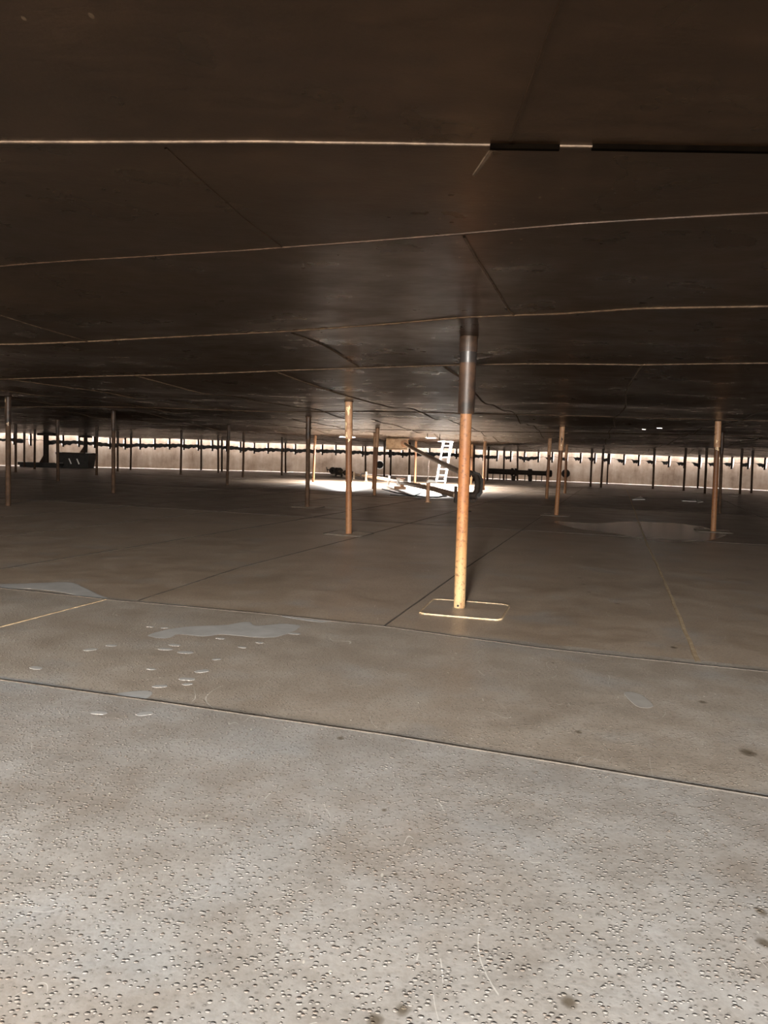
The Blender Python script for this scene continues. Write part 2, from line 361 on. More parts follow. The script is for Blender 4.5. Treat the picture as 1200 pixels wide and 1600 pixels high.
# the two vents stand close together: one shared opening box for both
vx0 = min(BOXES[4][0], BOXES[5][0]); vx1 = max(BOXES[4][1], BOXES[5][1]); vy0 = min(BOXES[4][2], BOXES[5][2]); vy1 = max(BOXES[4][3], BOXES[5][3])
ym = gsnap((VENTS[0][1]+VENTS[1][1])/2, y0)
BOXES[4] = (vx0, vx1, ym, vy1); BOXES[5] = (vx0, vx1, vy0, ym)
def keep(x, y): return not any(a < x < b and c < y < d for a, b, c, d in BOXES)
dv, df, _ = ellipse_grid(STEP, RIMGAP, deck_z, keep)
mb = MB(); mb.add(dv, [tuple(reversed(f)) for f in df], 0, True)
for (bx, hole) in zip(BOXES, HOLES+VENTS):
    hx, hy, r = hole; a, b, c, d = bx
    ts = [2*PI*k/40 for k in range(40)]+[math.atan2(yy-hy, xx-hx) % (2*PI) for xx in (a, b) for yy in (c, d)]
    ts = sorted(set(round(t, 6) for t in ts)); n_ = len(ts); v = []; f = []
    for t in ts:
        ct, st_ = math.cos(t), math.sin(t)
        k = min([((b if ct > 0 else a)-hx)/ct if abs(ct) > 1e-9 else 1e9, ((d if st_ > 0 else c)-hy)/st_ if abs(st_) > 1e-9 else 1e9])
        for rr in (r, (r+k)/2, k):
            x, y = hx+ct*rr, hy+st_*rr; v.append((x, y, dz(x, y)))
    for i in range(n_):
        j = (i+1) % n_
        for q in (0, 1): f.append((i*3+q, j*3+q, j*3+q+1, i*3+q+1))
    mb.add(v, f, 0, True)
def dzf(x, y): return dz(x, y)
W = .026
def dseam(pts, w=W, h=.010, m=1): ribbon(mb, pts, w, h, dzf, m, True)
dseam([(-6, 2.75), (-1.3, 2.61), (-.45, 2.55), (.21, 2.54), (1.19, 2.50), (6, 2.35)], .013, .005)
ribbon(mb, [(.30, 2.535), (.52, 2.525)], .022, .016, dzf, 2, True); ribbon(mb, [(.62, 2.515), (.80, 2.51), (1.3, 2.48)], .022, .016, dzf, 2, True)
dseam([(-7.5, 6.6), (-2.27, 4.54), (-1.02, 4.01), (-.47, 3.79), (.3, 3.51), (.77, 3.32), (1.47, 3.09), (7, .9)], .018, .005, 3)
dseam([(-9, 9.6), (-3.91, 7.8), (-2.46, 7.31), (-.83, 6.81), (-.05, 6.43), (.55, 6.05), (1.23, 5.77), (1.72, 5.39), (2.44, 5.05), (9, 2.2)])
dseam([(-14, 15.2), (-5.96, 11.89), (-2.63, 10.39), (-1.18, 9.7), (.69, 9.07), (2.71, 8.39), (3.74, 7.68), (12, 4.0)])
dseam([(-.76, 2.62), (-.63, 3.36), (-.54, 3.8)], .012, .004, 0); dseam([(.33, 1.0), (.35, 1.75), (.36, 2.5)], .012, .005, 0)
dseam([(.32, 3.56), (.87, 5.73), (.95, 5.92)], .018, .007); dseam([(-2.98, 5.96), (-2.89, 7.49)], .018, .007); dseam([(-.88, 6.97), (-.36, 9.31)], .022, .009)
dseam([(.31, 2.56), (.28, 2.79)], .02, .004)
dd = Vector((.262, .965))
for (sx, sy) in ((-12.5, 14.6), (-10.2, 13.65), (-8.0, 12.7), (-5.81, 11.85), (-3.55, 10.8), (-1.37, 9.9), (.62, 9.16), (2.71, 8.39), (4.9, 7.2), (7.1, 6.2)):
    p = Vector((sx, sy)); q = []; L = 0
    while L < 42:
        c = p+dd*L+Vector((dd.y, -dd.x))*.05*math.sin(L*.9+sx)
        if not in_ell(c.x, c.y, .8): break
        if keep(c.x, c.y): q.append(tuple(c))
        L += .9
    if len(q) > 2: dseam(q, .03, .014)
for k, v_ in enumerate((17.4, 26.6, 35.4, 43.6)):
    q = []
    for u_ in np.arange(-26, 24, 1.1):
        c = Vector((.965, -.262))*float(u_)+dd*v_+Vector((0, .06*math.sin(u_*1.3+k)))
        if in_ell(c.x, c.y, .9): q.append(tuple(c))
    dseam(q, .03, .016)
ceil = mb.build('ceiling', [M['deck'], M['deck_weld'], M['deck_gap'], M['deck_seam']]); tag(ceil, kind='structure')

# deck rim: the vertical edge of the roof, standing a hand's width off the shell
v = []; f = []
for k in range(NT):
    x, y = ell(t_of(PERIM*k/NT), RIMGAP); z = dz(x, y); v += [(x, y, z-.012), (x, y, z+.75)]
for k in range(NT): j = (k+1) % NT; f.append((2*k, 2*j, 2*j+1, 2*k+1))
trim = mesh_obj('trim_2', v, f, M['dark_steel'], smooth=True); tag(trim, kind='structure')

# ------------------------------------------------------------------ shell with an unseen doorway added behind the photographer to light the floor
HT = 3.6
ss = [PERIM*k/NT for k in range(NT)]; kd = int(round(s_of(1.5*PI)/PERIM*NT))-5; ADDED_DOOR = range(kd-2, kd+2)
zs = [0, .06, 2.05, 2.6, 3.1, HT]; v = []; f = []
for k in range(NT):
    x, y = ell(t_of(ss[k]))
    for z in zs: v.append((x, y, z))
nz = len(zs)
for k in range(NT):
    j = (k+1) % NT
    for i in range(nz-1):
        if k in ADDED_DOOR and i == 1: continue
        f.append((k*nz+i, k*nz+i+1, j*nz+i+1, j*nz+i))
shell = mesh_obj('wall_shell', v, f, M['shell'], smooth=True); tag(shell, kind='structure')
dx0, dy0 = ell(t_of(ss[kd-2])); dx1, dy1 = ell(t_of(ss[kd+2]))
m_ = MB()
m_.box((dx0-.05, dy0-.06, 1.05), (.1, .1, 2.1)); m_.box((dx1+.05, dy1-.06, 1.05), (.1, .1, 2.1)); m_.box(((dx0+dx1)/2, dy0-.06, 2.1), (dx1-dx0+.2, .1, .1))
fr = m_.build('added_door_1', M['rust']); tag(fr, kind='structure')  # frame of the unseen doorway added for light
# pale fillet where the shell meets the floor
v = []; f = []
for k in range(NT):
    t = t_of(ss[k])
    for d, z in ((.04, 0.), (.035, .012), (.01, .03), (0., .034)):
        x, y = ell(t, d); v.append((x, y, z))
for k in range(NT):
    j = (k+1) % NT
    for i in range(3): f.append((k*4+i, j*4+i, j*4+i+1, k*4+i+1))
ch = mesh_obj('trim_1', v, f, M['chine'], smooth=True); tag(ch, kind='structure')
# coamings round the deck manways and the vents
hl = ['round open hatch seen as a bright slit behind the leg with flaking paint',
      'round open hatch in the deck just left of the ladder top, bright slit',
      'round open hatch in the deck that the aluminium ladder climbs through',
      'unseen round hatch added in the deck behind the viewer to light the near floor']
for (hx, hy, r), lb in zip(HOLES, hl):
    z = dz(hx, hy); m_ = MB(); m_.tube([(0, 0, -.012), (0, 0, .30)], r+.012, 40, cap=False); m_.tube([(0, 0, .30), (0, 0, -.012)], r-.004, 40, cap=False)
    m_.ring((0, 0, .30), (0, 0, 1), r-.004, r+.09, .02, 40); m_.ring((0, 0, -.014), (0, 0, 1), r-.004, r+.012, .006, 40)
    o = m_.build('deck_hatch', M['pale_steel']); o.location = (hx, hy, z); tag(o, lb, 'hatch')
vl = ['tiny open vent hole in the dark deck, the smaller bright glint on the right', 'small open vent hole in the dark deck, the larger bright glint on the right']
for (hx, hy, r), lb in zip(VENTS, vl):
    z = dz(hx, hy); m_ = MB(); m_.tube([(0, 0, -.02), (0, 0, .14)], r+.008, 20, cap=False); m_.tube([(0, 0, .14), (0, 0, -.02)], r-.003, 20, cap=False)
    m_.ring((0, 0, -.022), (0, 0, 1), r-.003, r+.008, .005, 20)
    o = m_.build('vent_pipe', M['pale_steel']); o.location = (hx, hy, z); tag(o, lb, 'vent')

# ------------------------------------------------------------------ deck legs
LAB = [
 'nearest support leg, rusty orange pipe under a thick black-topped sleeve on a square floor pad',
 'rusty orange support leg with flaking pale paint, second nearest, left of the big leg',
 'brown support leg on the right with a round pale patch near its top',
 'slim dark support leg close behind the brown leg with a round pale patch',
 'tall tan leaning support leg with a dark hole near its top, right of the nearest',
 'dark brown support leg just left of the rusty leg with flaking paint',
 'dark support leg at the left edge with a wide peeling sleeve',
 'slim dark support leg, tallest of those left of centre, right of the dark hopper',
 'slim support leg just right of the dark column on the low skid base',
 'rusty support leg left of the hanging tan drain box, beside the round wall manhole',
 'rusty support leg almost hidden behind the leg beside the round wall manhole',
 'pale lit support leg at the left end of the bright floor',
 'brown support leg on the left side, thickest of the slim group near the beige wall',
 'brown support leg just right of the thickest slim leg before the beige wall',
 'thin dark support leg alone before the beige wall, right of the tallest slim left leg',
 'thin dark support leg left of the pale lit leg, left one of a close pair',
 'thinnest dark support leg left of the pale lit leg, right one of a close pair',
 'thin dark support leg, left one of a close pair before the beige wall',
 'thin dark support leg, right one of a close pair before the beige wall',
 'short thin dark support leg near the beige wall, left of the close pair',
 'thin dark support leg just behind the tallest slim left leg, to its right',
 'thin dark support leg at the beige wall, two right of the tallest slim left leg',
 'thin dark support leg at the right end of the dark hopper by the wall',
 'thin dark support leg right behind the leg at the left edge',
 'thin dark support leg between the left edge legs and the dark column, at the wall',
 'thin dark support leg directly left of the dark column on the skid base',
 'thin dark support leg at the far wall left of the round wall manhole',
 'dark support leg at the right side of the round wall manhole',
 'thin dark support leg standing behind the white pipe post',
 'dark support leg behind the upper drain pipe, behind the second white post',
 'tan lit support leg crossed by the upper drain pipe, left of the ladder',
 'lit slim support leg hidden partly behind the dark pipe swivel',
 'dark slim support leg just right of the lit one above the dark pipe swivel',
 'pale lit support leg at the right end of the bright floor patch',
 'dark support leg at the left end of the long dark wall pipe',
 'thin dark support leg in front of the long wall pipe, left of its middle',
 'thin dark support leg in front of the long wall pipe, at its middle',
 'brown support leg in front of the right end of the long wall pipe',
 'slim tan support leg in front of the dark ring on the right wall',
 'slim brown support leg, first right of the dark ring on the grey wall',
 'dark leaning support leg, second right of the dark ring on the grey wall',
 'thin dark support leg, third right of the dark ring on the grey wall',
 'thin dark support leg alone on the grey wall below the two bright vent glints',
 'dark support leg left of the brown patched leg, leftmost of three before the wall',
 'thin dark support leg left of the brown patched leg, middle of three before the wall',
 'dark support leg left of the brown patched leg, rightmost of three before the wall',
 'thick dark support leg, left one of the pair at the right edge',
 'thin dark support leg, right one of the pair at the right edge']
RUSTY_OR_LIT = {0, 1, 2, 4, 9, 10, 11, 30, 31, 33, 37, 38}  # rusty legs, plus far legs coloured tan for the daylight on them
for i, (x, y, lean, h) in enumerate(LEGS):
    zt = dz(x+lean, y); near = i == 0
    g = thing('support_post', LAB[i], 'support leg', (x, y, 0), 0, 'support legs under the deck')
    rp, rs = (.054, .077) if near else (.056, .066)
    if i in (3, 41): rp, rs = .045, .053
    ns = 32 if i < 9 else 16
    sl = .70 if near else .62+.05*math.sin(i*2.3)
    def at(z): return (lean*z/zt, 0, z)
    pm = M['pipe'] if near else M['pipe_dark'] if i in RUSTY_OR_LIT else M['leg_brown']
    p = MB(); p.tube([at(.0), at(.006), at(zt*.5), at(zt-.06)], [rp*.96, rp, rp, rp], ns)
    po = p.build('leg_pipe', pm, g)
    q = MB(); q.tube([at(zt-sl), at(zt-sl+.01), at(zt-.02), at(zt-.001)], [rs*.97, rs, rs, rs], ns, cap=False)
    q.ring(at(zt-sl), (0, 0, 1), rp-.004, rs*.98, .012, ns)
    so = q.build('sleeve', M['sleeve'] if (near or i not in RUSTY_OR_LIT) else M['rust'], g)
    if i < 14:
        c = MB(); c.ring(at(zt-.012), (0, 0, 1), rs-.003, rs+.014 if not near else rs+.008, .02, ns)
        if near: c.ring(at(zt-.075), (0, 0, 1), rs-.003, rs+.006, .13, ns)
        c.build('collar', M['sleeve'] if near else M['leg_brown'], g)
        if i in (0, 2, 4, 5):      # locking pin through sleeve and leg
            b = MB(); zp = zt-.20 if near else zt-.30; px_, py_, pz_ = at(zp)
            b.tube([(px_-rs-.02, py_-.01, pz_), (px_+rs+.02, py_-.01, pz_)], .010, 10); b.build('pin', M['dark_steel'], g)
    if near:
        b = MB(); b.tube([at(zt-.24), at(zt-.14)], rs+.0025, ns, cap=False)
        b.build('black_band', M['sleeve_black'], g)
        b = MB(); b.tube([(-.02, -rp*.985, .03), (-.02, -rp*1.02, .03)], .011, 10); b.build('drain_hole', M['void'], g)
    def patch(zc, w, hgt, ang, mat, nm):   # flaked paint, a thin curved skin on the sleeve or pipe
        r_ = (rs if zc > zt-sl else rp)+.0025; v = []; f = []
        v.append((at(zc)[0]+r_*math.sin(ang), -r_*math.cos(ang), zc)); K = 18
        for k in range(K):
            t = 2*PI*k/K; e = .7+.3*math.sin(3*t+zc*20)+.12*math.sin(7*t)
            a2 = ang+w*e*math.cos(t)/r_; z2 = zc+hgt*e*math.sin(t); v.append((at(z2)[0]+r_*math.sin(a2), -r_*math.cos(a2), z2))
        f = [(0, 1+k, 1+(k+1) % K) for k in range(K)]
        mesh_obj(nm, v, f, mat, g, True)
    if i == 1:
        for zc, w, hh, a in ((zt-.16, .045, .10, -.1), (zt-.42, .02, .09, -.8), (zt-.60, .03, .06, -.6), (zt-.68, .025, .05, .1)): patch(zc, w, hh, a, M['pale_paint'], 'paint_flake_and_glint')
    if i == 2:
        patch(zt-.60, .048, .062, -.25, M['pale_paint'], 'paint_flake_and_glint'); patch(zt-.45, .022, .045, -.6, M['pale_paint'], 'paint_flake_and_glint')
    if i == 4:
        patch(zt-.36, .022, .09, -.1, M['void'], 'dark_hole'); patch(zt-.50, .02, .03, -.1, M['pale_paint'], 'paint_flake_and_glint')
    if i == 6:
        for zc, w, hh, a in ((zt-.1, .03, .10, -.7), (zt-.32, .02, .14, -.9), (zt-.62, .035, .05, .3)): patch(zc, w, hh, a, M['tan_box'], 'paint_flake_and_glint')
# square wear pads welded to the floor under the nearer legs
def pad(quad, name_label, w=.026, bead='lap_pale'):
    c = sum((Vector(q) for q in quad), Vector((0, 0)))/4; t = thing('floor_pad', name_label, 'floor pad', (c.x, c.y, 0))
    q = [Vector(p)-c for p in quad]; pts = []
    for i in range(4):                      # rounded corners
        a, b, d = q[i-1], q[i], q[(i+1) % 4]; r = .09
        p0 = b+(a-b).normalized()*r; p1 = b+(d-b).normalized()*r
        for k in range(6): u = k/5; pts.append((p0*(1-u)+b*u)*(1-u)+(b*(1-u)+p1*u)*u)
    nn = len(pts); m_ = MB()
    m_.add([(p.x, p.y, .006) for p in pts]+[(p.x, p.y, 0) for p in pts], [tuple(range(nn))]+[(i, nn+i, nn+(i+1) % nn, (i+1) % nn) for i in range(nn)])
    m_.build('pad_plate', M['floor_far'], t)
    b = MB(); loop = [tuple(p) for p in pts]+[tuple(pts[0])]; ribbon(b, loop, w, .012, zfloor, 0); b.build('weld_bead', M[bead], t)
pad([(.34, 6.83), (.52, 7.55), (1.25, 7.36), (1.05, 6.64)], 'square steel pad welded to the floor under the nearest big leg')
def pad_at(i, lb, s=.36):
    x, y = LEGS[i][:2]; pad([tuple(Vector((x, y))-U*s-V*s), tuple(Vector((x, y))-U*s+V*s), tuple(Vector((x, y))+U*s+V*s), tuple(Vector((x, y))+U*s-V*s)], lb, .02, 'lap')
pad_at(1, 'square pad on the floor under the rusty leg with flaking pale paint'); pad_at(2, 'square pad on the floor under the brown leg with the round pale patch')
pad_at(4, 'square pad on the floor under the tall tan leaning leg'); pad_at(5, 'square pad on the floor under the dark brown leg')

# ------------------------------------------------------------------ rim hangers and the torn seal along the far wall
TH0, TH1 = 2.3024, .8801
sA, sB = s_of(TH1), s_of(TH0); nbr = 57
hang = None
for k in range(-2, nbr+3):
    s_ = sB-(sB-sA)*k/nbr; t = t_of(s_); x, y = ell(t, RIMGAP-.03); nx, ny_ = nrm(t); zt = dz(*ell(t, RIMGAP))
    if hang is None:
        m_ = MB(); m_.box((0, 0, -.36), (.11, .018, .74)); bar = m_
        w_ = MB(); w_.prism([(0, -.06), (.20, -.12), (.235, -.35), (.17, -.60), (.05, -.74), (0, -.74)], (0, .0, 0), (0, 1, 0), (0, 0, 1), .012)
        hang = thing('seal_hanger', 'steel hanger bracket with a shade-dark bar and light-painted web, hanging from the deck rim before the wall', 'bracket', (x, y, zt), 0, 'seal hangers along the deck rim')
        bar.build('hanger_bar', M['dark_steel'], hang); wb = w_.build('web', M['pale_steel'], hang); wb['label'] = 'tapering web plate painted pale as lit'; o = hang  # dark bar and pale web paint the bracket's shaded and lit faces
    else:
        o = hang.copy(); C.objects.link(o)
        for c_ in list(hang.children):
            d_ = c_.copy(); C.objects.link(d_); d_.parent = o
    o.location = (x, y, zt); o.rotation_euler = (0, 0, math.atan2(ny_, nx)-PI/2)
    for c_ in o.children:
        if c_.name.startswith('web'): c_.rotation_euler = (0, 0, .5 if x < 6 else -.5)
# seal: dark torn rubber sheet hung between the brackets
m_ = MB(); NS = 57*9
top = []; bot = []
seal_pts = []
for i in range(NS+1):
    fr = i/NS; s_ = sB-(sB-sA)*fr; ph = (fr*57) % 1.0
    px = 1200*fr
    t = t_of(s_); x, y = ell(t, RIMGAP-.06+.03*math.sin(i*.9)); zr = dz(*ell(t, RIMGAP))
    zt_ = zr-.345+.02*math.sin(i*1.7)+.015*math.sin(i*.53)
    dep = .235+.035*math.sin(i*.7)+.03*math.sin(i*2.1)
    if px > 760:                             # right side: the sheet survives only near each bracket
        dep *= max(.07, min(1., (ph-.52)/.12)) if px > 850 or int(fr*57) % 3 != 0 else 1
    elif px < 60: dep *= .25 if 10 < px < 34 else .55
    elif 75 < px < 105: dep *= .15
    seal_pts.append((x, y, zt_, zt_-dep))
v = []; f = []
for (x, y, a, b) in seal_pts: v += [(x, y, a), (x, y, b)]
for i in range(NS): f.append((2*i, 2*i+2, 2*i+3, 2*i+1))
so = mesh_obj('rim_seal', v, f, M['black'], smooth=False)
sm_ = so.modifiers.new('thick', 'SOLIDIFY'); sm_.thickness = .012
tag(so, 'long torn black rubber seal strip hanging between the brackets along the far wall', 'seal')

# ------------------------------------------------------------------ ladder
lad = thing('ladder', 'pale aluminium extension ladder leaning up through the bright hatch', 'ladder', (0, 0, 0))
b0, b1 = Vector((2.43, 36.95, 0)), Vector((2.87, 36.95, 0)); tdir = Vector((.33, .62, 2.12)).normalized(); LL = 3.3
def rail(p, off, nm, w=.03, d=.08, L=LL, start=.04):
    m = MB(); a = p+tdir*start+off; b = p+tdir*L+off; ex = Vector((1, 0, 0)); ey = tdir.cross(ex).normalized(); v = []
    for c in (a, b):
        for sx, sy in ((-1, -1), (1, -1), (1, 1), (-1, 1)): v.append(c+ex*sx*w+ey*sy*d/2)
    m.add(v, [(3, 2, 1, 0), (4, 5, 6, 7), (0, 1, 5, 4), (1, 2, 6, 5), (2, 3, 7, 6), (3, 0, 4, 7)]); return m.build(nm, M['alu'], lad)
ey = tdir.cross(Vector((1, 0, 0))).normalized()
rail(b0, Vector((0, 0, 0)), 'rail'); rail(b1, Vector((0, 0, 0)), 'rail')
rail(b0+Vector((.05, 0, 0)), ey*.09, 'fly_rail', .022, .07, LL, .35); rail(b1-Vector((.05, 0, 0)), ey*.09, 'fly_rail', .022, .07, LL, .35)
k = 0; L = .24
while L < LL-.1:
    m = MB(); m.tube([b0+tdir*L, b1+tdir*L], .024, 10); m.build('rung', M['alu'], lad); L += .297
for p in (b0, b1):
    m = MB(); m.box(p+Vector((0, -.02, .03)), (.11, .16, .06)); m.build('foot', M['yellow'] if p is b1 else M['white'], lad)
lad['label'] = 'pale aluminium extension ladder with a yellow foot, leaning up through the bright hatch'

# ------------------------------------------------------------------ roof drain: tan box, upper pipe, swivel, lower pipe, posts
zb = dz(.5, 36)
bx = thing('drain_box', 'tan steel drain sump box hanging under the deck left of the ladder', 'drain box', (.5, 36.2, zb))
m = MB(); m.box((0, 0, -.27), (1.02, .8, .54)); m.box((0, 0, -.53), (1.06, .84, .03)); m.box((.30, 0, -.03), (.5, .86, .05)); m.build('sump_body', M['tan_box'], bx)
m = MB(); m.ring((.34, -.42, -.24), (0, -1, .1), .09, .17, .05); m.tube([(.34, -.40, -.24), (.34, -.52, -.26)], .10, 18); m.build('outlet_flange', M['rust'], bx)
pu = Vector((.84, 35.65, zb-.26)); pl = Vector((1.98, 20.3, 1.02))
up_ = thing('drain_pipe', 'upper sloping brown drain pipe running from the tan deck box down to the dark swivel', 'pipe', tuple(pu))
MB().tube([pu-pu, (pl-pu)*.5+Vector((0, 0, -.02)), pl-pu], .075, 20).build('pipe_run', M['drain'], up_)
MB().ring((pl-pu)*.02, pl-pu, .06, .13, .04).build('end_flange', M['rust'], up_)
#tag(o, 'upper sloping brown drain pipe running from the tan deck box down to the dark swivel', 'pipe')
sw = thing('pipe_swivel', 'dark flanged pipe swivel joint partly hidden behind the nearest big leg', 'pipe swivel', (2.1, 20.0, 0))
m = MB()
pts = [(.14, 0, .98), (.20, 0, 1.0), (.26, 0, .96), (.30, 0, .86), (.31, 0, .72), (.30, 0, .55), (.24, 0, .44)]
m.tube(pts, .075, 18); m.build('elbow', M['dark_steel'], sw)
m = MB(); m.tube([(-.12, .02, 1.02), (.14, 0, .99)], .09, 18); m.build('upper_joint', M['dark_steel'], sw)
m = MB(); m.tube([(-.2, 0, .42), (.26, 0, .43)], .09, 18); m.build('lower_joint', M['dark_steel'], sw)
for z in (1.0, .43):
    m = MB(); m.ring((.02, 0, z), (1, 0, 0), .06, .15, .035)
    for k in range(8): m.tube([(-.02, .125*math.cos(k*PI/4), z+.125*math.sin(k*PI/4)), (.06, .125*math.cos(k*PI/4), z+.125*math.sin(k*PI/4))], .012, 6)
    m.build('flange', M['dark_steel'], sw)
m = MB(); m.prism([(.28, .40), (.36, .40), (.44, .52), (.44, .86), (.34, 1.02), (.18, 1.06), (.18, 1.02), (.32, .97), (.39, .84), (.39, .55), (.28, .46)], (0, -.1, 0), (1, 0, 0), (0, 0, 1), .05)
m.prism([(.28, .40), (.36, .40), (.44, .52), (.44, .86), (.34, 1.02), (.18, 1.06), (.18, 1.02), (.32, .97), (.39, .84), (.39, .55), (.28, .46)], (0, .1, 0), (1, 0, 0), (0, 0, 1), .05)
m.box((.40, 0, .70), (.05, .24, .06)); m.build('guard', M['black'], sw)
m = MB(); m.ring((.20, 0, .36), (0, 1, 0), .08, .12, .05); m.build('lifting_ring', M['dark_steel'], sw); m = MB(); m.box((-.25, 0, .44), (.06, .3, .42)); m.build('end_plate', M['dark_steel'], sw)
m = MB(); m.box((.0, .02, .16), (.10, .16, .32)); m.box((0, .02, .01), (.34, .3, .02)); m.build('stand', M['dark_steel'], sw)
low = [(1.86, 20.0, .42), (1.484, 23.5, .42), (.888, 30.0, .31), (.27, 34.4, .25), (-.05, 37.0, .24), (-.82, 39.8, .24), (-1.575, 42.2, .25), (-2.4, 45.0, .28), (-2.75, 46.4, .30)]
lowp = thing('drain_pipe', 'lower brown drain pipe running along low posts from the swivel to the far valve', 'pipe', (0, 0, 0))
MB().tube(low, .08, 20).build('pipe_run', M['drain'], lowp)
for k_, f_ in ((5, .5), (6, .35), (6, .6), (6, .9)):
    a_, b_ = Vector(low[k_]), Vector(low[k_+1]); MB().ring(a_.lerp(b_, f_), b_-a_, .07, .15, .05).build('coupling_flange', M['dark_steel'], lowp)
def post(x, y, h, mat, lb, r=.045, rest=True):
    t = thing('pipe_post', lb, 'pipe support', (x, y, 0))
    m = MB(); m.tube([(0, 0, 0), (0, 0, h)], r, 14); m.build('post', mat, t)
    m = MB(); m.box((0, 0, .008), (.2, .2, .016)); m.build('base_plate', mat, t)
post(.17, 34.3, .46, M['white'], 'short white post beside the lower drain pipe left of the white clamp')
post(1.28, 41.0, .36, M['white'], 'short white post in front of a dark leg, right of the white clamp', .07)
post(1.33, 23.56, .72, M['rust'], 'rusty post holding the lower drain pipe near the black hose', .06)
post(-1.72, 42.31, .40, M['tan_box'], 'short grey post left of the rusty leg, farther one of two', .05)
post(-.98, 39.99, .5, M['tan_box'], 'short grey post at the pipe, nearer one of two beside the rusty leg', .06)
oc = Vector((.62, 32.0, .28))
m = MB(); m.box(oc+Vector((-.06, 0, .02)), (.16, .3, .30)); c_ = m.build('clamp_block', M['white'], lowp); c_['label'] = 'white clamp block'
m = MB(); m.box(oc+Vector((.10, 0, -.02)), (.16, .34, .26)); m.build('clamp_jaw', M['rust'], lowp)
m = MB(); m.tube([oc+Vector((-.16, -.1, .17)), oc+Vector((.2, -.1, .17))], .02, 8); m.build('clamp_bolt', M['rust'], lowp)
m = MB(); m.box(oc+Vector((.02, 0, -.22)), (.5, .3, .12)); m.build('clamp_foot', M['rust'], lowp)
rg = MB()
rg.tube([(1.28, 23.4, .60), (1.32, 23.38, .66), (1.46, 23.4, .65), (1.58, 23.42, .62)], [.03, .05, .05, .03], 10)
o = rg.build('rag', M['white']); tag(o, 'small white rag lying on top of the rusty post', 'rag')
hz = MB(); hz.tube([(-.1, 31.2, .02), (.45, 28.4, .02), (.95, 26.9, .02), (1.35, 26.2, .022), (1.8, 26.3, .02), (2.2, 27.3, .02), (2.1, 28.4, .02)], .022, 8)
o = hz.build('hose', M['black']); tag(o, 'black hose curled on the floor under the lower drain pipe', 'hose')
hz = MB(); hz.tube([(.2, 27.0, .014), (.6, 26.7, .014), (1.0, 26.6, .014), (1.3, 27.2, .1), (1.45, 28.6, .3), (1.3, 29.4, .36)], .016, 8)
o = hz.build('cable', M['black']); tag(o, 'thin black cable rising from the floor to the lower drain pipe', 'cable')
rod = thing('steel_rod', 'thin dark upright rod standing free on the floor left of the ladder', 'rod', (2.12, 38.0, 0))
m = MB(); m.tube([(0, 0, 0), (0, 0, 1.18)], .016, 8); m.build('rod', M['dark_steel'], rod); m = MB(); m.box((0, 0, .82), (.06, .06, .16)); m.build('float', M['dark_steel'], rod)
m = MB(); m.box((0, 0, .01), (.14, .14, .02)); m.build('base_plate', M['dark_steel'], rod)
for i, (x, y, l, lb) in enumerate(((1.62, 30.6, .22, 'short dark pin hanging under the bright deck, left of the hatch slit'), (2.0, 29.0, .30, 'short dark pin hanging under the bright deck, nearer the ladder'))):
    m = MB(); z = dz(x, y); m.tube([(x, y, z+.01), (x, y, z-l)], .014, 8); o = m.build('deck_pin', M['dark_steel']); tag(o, lb, 'pin')
# far valve assembly
va = thing('gate_valve', 'dark flanged valve and hand wheel on the floor by the far wall', 'valve', (-2.75, 46.6, 0))
m = MB(); m.tube([(0, -.25, .3), (-.2, .5, .3), (-.55, 1.6, .3)], .09, 14); m.build('pipe_run', M['dark_steel'], va)
m = MB(); m.tube([(-.1, .2, .08), (-.1, .2, .52)], .17, 14); m.build('valve_body', M['dark_steel'], va)
for p in ((0, -.2, .3), (-.25, .65, .3), (-.55, 1.55, .3)):
    m = MB(); m.ring(p, (-.3, 1, 0), .05, .22, .06); m.build('flange', M['dark_steel'], va)
m = MB(); m.tube([(-.62, 1.5, .3), (-.9, 1.5, .36)], .03, 8); m.ring((-.9, 1.5, .36), (1, 0, .2), .13, .17, .03); m.build('hand_wheel', M['dark_steel'], va)
for dx, dy in ((-.28, .7), (.12, -.1)):
    m = MB(); m.box((dx, dy, .1), (.12, .2, .2)); m.build('foot', M['dark_steel'], va)

# ------------------------------------------------------------------ long dark pipe on stands at the right of the far wall
rp = thing('wall_pipe', 'long dark flanged pipe on thin stands along the right part of the far wall', 'pipe', (0, 0, 0))
p0, p1 = Vector((6.66, 49.7, .57)), Vector((10.75, 49.9, .53))
MB().tube([p0, p0.lerp(p1, .4)], .18, 24).build('pipe_run', M['dark_steel'], rp); MB().tube([p0.lerp(p1, .38), p1], .15, 24).build('pipe_run', M['dark_steel'], rp)
ax = (p1-p0).normalized()
for x, r, w in ((8.2, .25, .12), (8.42, .25, .12), (9.36, .25, .22), (10.5, .24, .10), (10.72, .22, .1)):
    q = p0.lerp(p1, (x-p0.x)/(p1.x-p0.x)); m = MB(); m.tube([q-ax*w/2, q+ax*w/2], r, 24); m.build('flange', M['dark_steel'], rp)
for x in (6.95, 7.42, 7.85, 9.05, 9.78, 10.16):
    q = p0.lerp(p1, (x-p0.x)/(p1.x-p0.x)); m = MB(); m.tube([(q.x, q.y, 0), (q.x, q.y, q.z-.1)], .028, 8); m.build('leg', M['dark_steel'], rp)
for x in (8.3, 9.4):
    q = p0.lerp(p1, (x-p0.x)/(p1.x-p0.x)); m = MB(); m.box((q.x, q.y, .16), (.22, .3, .32)); m.build('pedestal', M['dark_steel'], rp)

